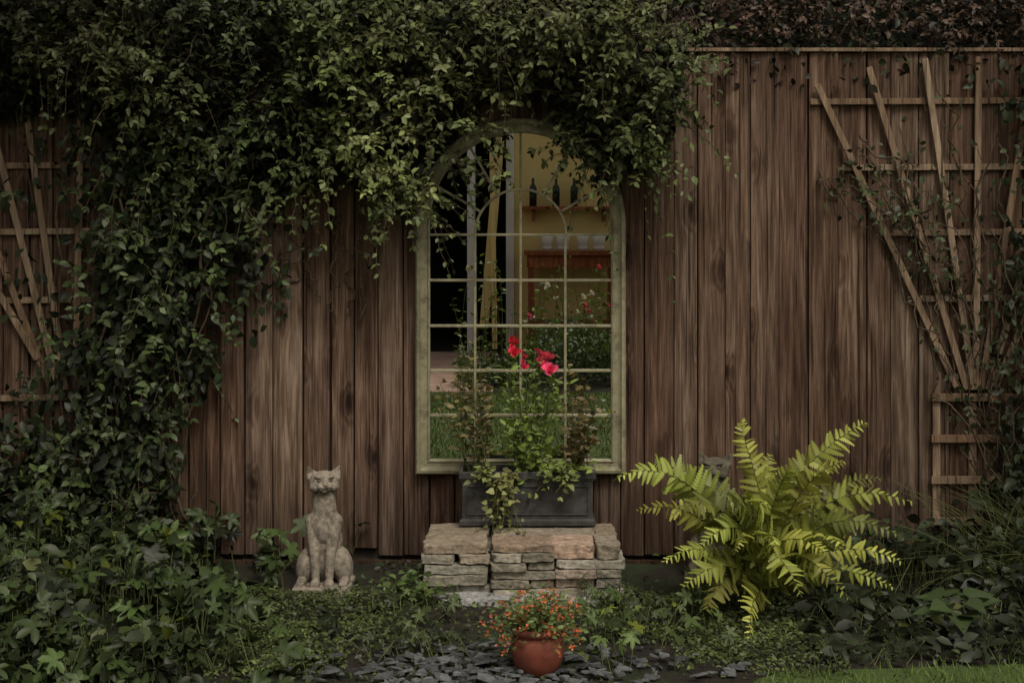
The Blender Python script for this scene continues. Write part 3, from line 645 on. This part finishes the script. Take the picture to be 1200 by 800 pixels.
# ---------------- added out-of-view trees, there to shade both sides ----------------
def tree(base,crown,rad,nl,seed):
    e=empty('added_shade_tree'); r=np.random.default_rng(seed); base=np.array(base,float); crown=np.array(crown,float); rad=np.array(rad)
    tr_=wander(base,crown-[0,0,rad[2]*.5],16,.02)[None]; tubes('trunk',tr_,np.linspace(.12,.06,16)[None],BARK,10,e)
    limbs=[]
    for i in range(16):
        d=nrm(r.normal(0,1,3)*[1,1,.4]+[0,0,.25]); limbs.append(wander(tr_[0,12],crown+d*rad*.85,12,.03))
    tubes('limbs',np.array(limbs),np.linspace(.04,.008,12)[None].repeat(16,0),BARK,6,e)
    cl=np.array([l[-1] for l in limbs]+[l[8] for l in limbs]); ii=r.integers(0,len(cl),nl)
    P=cl[ii]+r.normal(0,1,(nl,3))*rad*.22
    leaves('crown_leaves',OVAL,P,r.normal(0,1,(nl,3))+[0,0,-.3],r.normal(0,.6,(nl,3))+[0,0,1],r.uniform(.07,.12,nl),np.array([.05,.085,.022])*r.uniform(.5,1.4,(nl,1)),LEAFO,e)
tree((-3.3,-2.6,0),(-2.8,-1.7,3.5),(1.5,1.3,.6),4200,1)
tree((3.9,-2.3,0),(3.5,-1.6,3.5),(1.2,1.2,.6),3200,2)

# ---------------- garden behind the viewer (seen in the mirror) ----------------
HY=-9.5
def hz(v): return EYE-(v-255)/116
house=empty('house')
B=Beams(); B.box((-.02,HY-.25,0),(5,HY,3.0)); B.make('cream_wall',CREAM,house,0)
B=Beams(); B.box((-5,HY-.25,0),(-1.6,HY,3.0)); B.box((-1.6,HY-.25,2.3),(-.02,HY,3.0)); B.make('brick_wall',BRICK,house,0)
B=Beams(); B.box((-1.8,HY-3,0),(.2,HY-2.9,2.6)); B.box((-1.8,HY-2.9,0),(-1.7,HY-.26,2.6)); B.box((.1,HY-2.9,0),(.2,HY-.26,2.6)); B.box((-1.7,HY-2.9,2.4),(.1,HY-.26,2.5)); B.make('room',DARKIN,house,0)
B=Beams()
for xx in (-1.58,-.45,-.06): B.box((xx,HY-.12,0),(xx+.08,HY+.03,2.28))
B.box((-1.6,HY-.1,2.2),(-.02,HY+.02,2.29)); B.make('door_frame',WHITE,house)
B=Beams(); B.beam((-.28,HY+.12,.25),(-.12,HY+.10,2.15),.09,.03); B.beam((-.17,HY+.22,.05),(-.2,HY+.08,2.0),.05,.03); B.make('open_shutter',CREAM,house)
v=[(-5.3,HY+.06,3.1),(5.3,HY+.06,3.1),(5.3,HY-4,5.2),(-5.3,HY-4,5.2),(-5.3,HY+.06,3.0),(5.3,HY+.06,3.0),(5.3,HY-4,5.1),(-5.3,HY-4,5.1)]
obj_from('roof',v,[(0,1,2,3),(7,6,5,4),(0,4,5,1),(1,5,6,2),(2,6,7,3),(3,7,4,0)],ROOF,parent=house)
tb=empty('console_table'); B=Beams(); zt=hz(293)
B.box((.12,HY+.05,zt-.04),(1.05,HY+.5,zt)); B.box((.15,HY+.08,zt-.16),(1.02,HY+.46,zt-.042))
for xx in(.16,.95):
    for yy in(HY+.09,HY+.39): B.box((xx,yy,.0),(xx+.06,yy+.06,zt-.162))
B.box((.16,HY+.1,.3),(1.0,HY+.44,.33)); B.make('table_frame',TABLE,tb)
ws=empty('wall_shelf'); B=Beams(); B.box((.08,HY+.005,hz(242)-.03),(1.1,HY+.2,hz(242))); B.box((.2,HY+.006,hz(242)-.15),(.23,HY+.15,hz(242)-.032)); B.box((.9,HY+.006,hz(242)-.15),(.93,HY+.15,hz(242)-.032)); B.make('shelf_board',TABLE,ws)
for xx in(.21,.44,.62):
    b=empty('wine_bottle'); lathe('glass',[(0,0),(.037,0),(.038,.17),(.03,.2),(.014,.22),(.014,.28),(0,.28)],BOTTLE,(xx,HY+.1,hz(242)+.001),b,16)
for xx,r in((.35,.06),(.5,.07),(.7,.06),(.86,.065)):
    b=empty('storage_jar'); lathe('jar',[(0,0),(r*.8,0),(r,.12),(r,.16),(r*.9,.16),(r*.88,.02)],WHITE,(xx,HY+.25,zt+.001),b,16)
fbx=empty('flower_border')
N=7000; x=rng.uniform(-.45,1.6,N); y=rng.uniform(-7.4,-6.3,N); p=np.stack([x,y,x*0],1); h=np.clip(.30+.28*snoise(p,3.2,91)+.12*(x>.2),.06,.8); p[:,2]=h*rng.random(N)**.6
leaves('leaves',OVAL,p,jit(N)+[0,0,.2],jit(N,.5)+[0,.6,.8],rng.uniform(.03,.06,N),np.array([.09,.14,.04])*rng.uniform(.4,1.5,(N,1)),parent=fbx)
sp=[((xx+rng.normal(0,.05),-6.6+rng.normal(0,.2),.1),(xx+rng.normal(0,.12),-6.5+rng.normal(0,.2),rng.uniform(.5,1.05)),.05,0) for xx in rng.uniform(-.5,1.3,54)]
plant('x',sp,(.11,.16,.045),.05,10,parent=fbx,r=.004,keep=.75)
for s in sp[:20]:
    flower(fbx,np.array(s[1]),rng.uniform(.02,.036),[(.8,.10,.25),(.8,.75,.7),(.75,.15,.3)][rng.integers(3)],9,facing=(0,.9,.4))

# ---------------- light / world / camera ----------------
w=bpy.data.worlds.new('World'); S.world=w; w.use_nodes=True; nt=w.node_tree
sky=nt.nodes.new('ShaderNodeTexSky'); sky.sky_type='NISHITA'; sky.sun_disc=False
SD=Vector((.20,-.55,.80)).normalized()
sky.sun_elevation=math.asin(SD.z); sky.sun_rotation=math.atan2(SD.x,SD.y); sky.air_density=1.; sky.dust_density=4.; sky.ozone_density=.5
hs_=nt.nodes.new('ShaderNodeHueSaturation'); hs_.inputs['Saturation'].default_value=.25
mx=nt.nodes.new('ShaderNodeMix'); mx.data_type='RGBA'; mx.blend_type='MULTIPLY'; mx.inputs[0].default_value=1; mx.inputs[7].default_value=(1.,.92,.79,1)
nt.links.new(sky.outputs[0],hs_.inputs['Color']); nt.links.new(hs_.outputs[0],mx.inputs[6])
nt.links.new(mx.outputs[2],nt.nodes['Background'].inputs[0]); nt.nodes['Background'].inputs[1].default_value=.105
sl=bpy.data.lights.new('sun','SUN'); sl.energy=1.5; sl.angle=math.radians(18); sl.color=(1,.93,.82); so=bpy.data.objects.new('sun',sl); S.collection.objects.link(so)
so.rotation_euler=SD.to_track_quat('Z','Y').to_euler()
cd=bpy.data.cameras.new('camera'); cd.lens=54; cd.sensor_width=36; cd.shift_y=-145/1200; cd.clip_end=300
co=bpy.data.objects.new('camera',cd); S.collection.objects.link(co); co.location=(0,-6,EYE); co.rotation_euler=(math.radians(90),0,0); S.camera=co
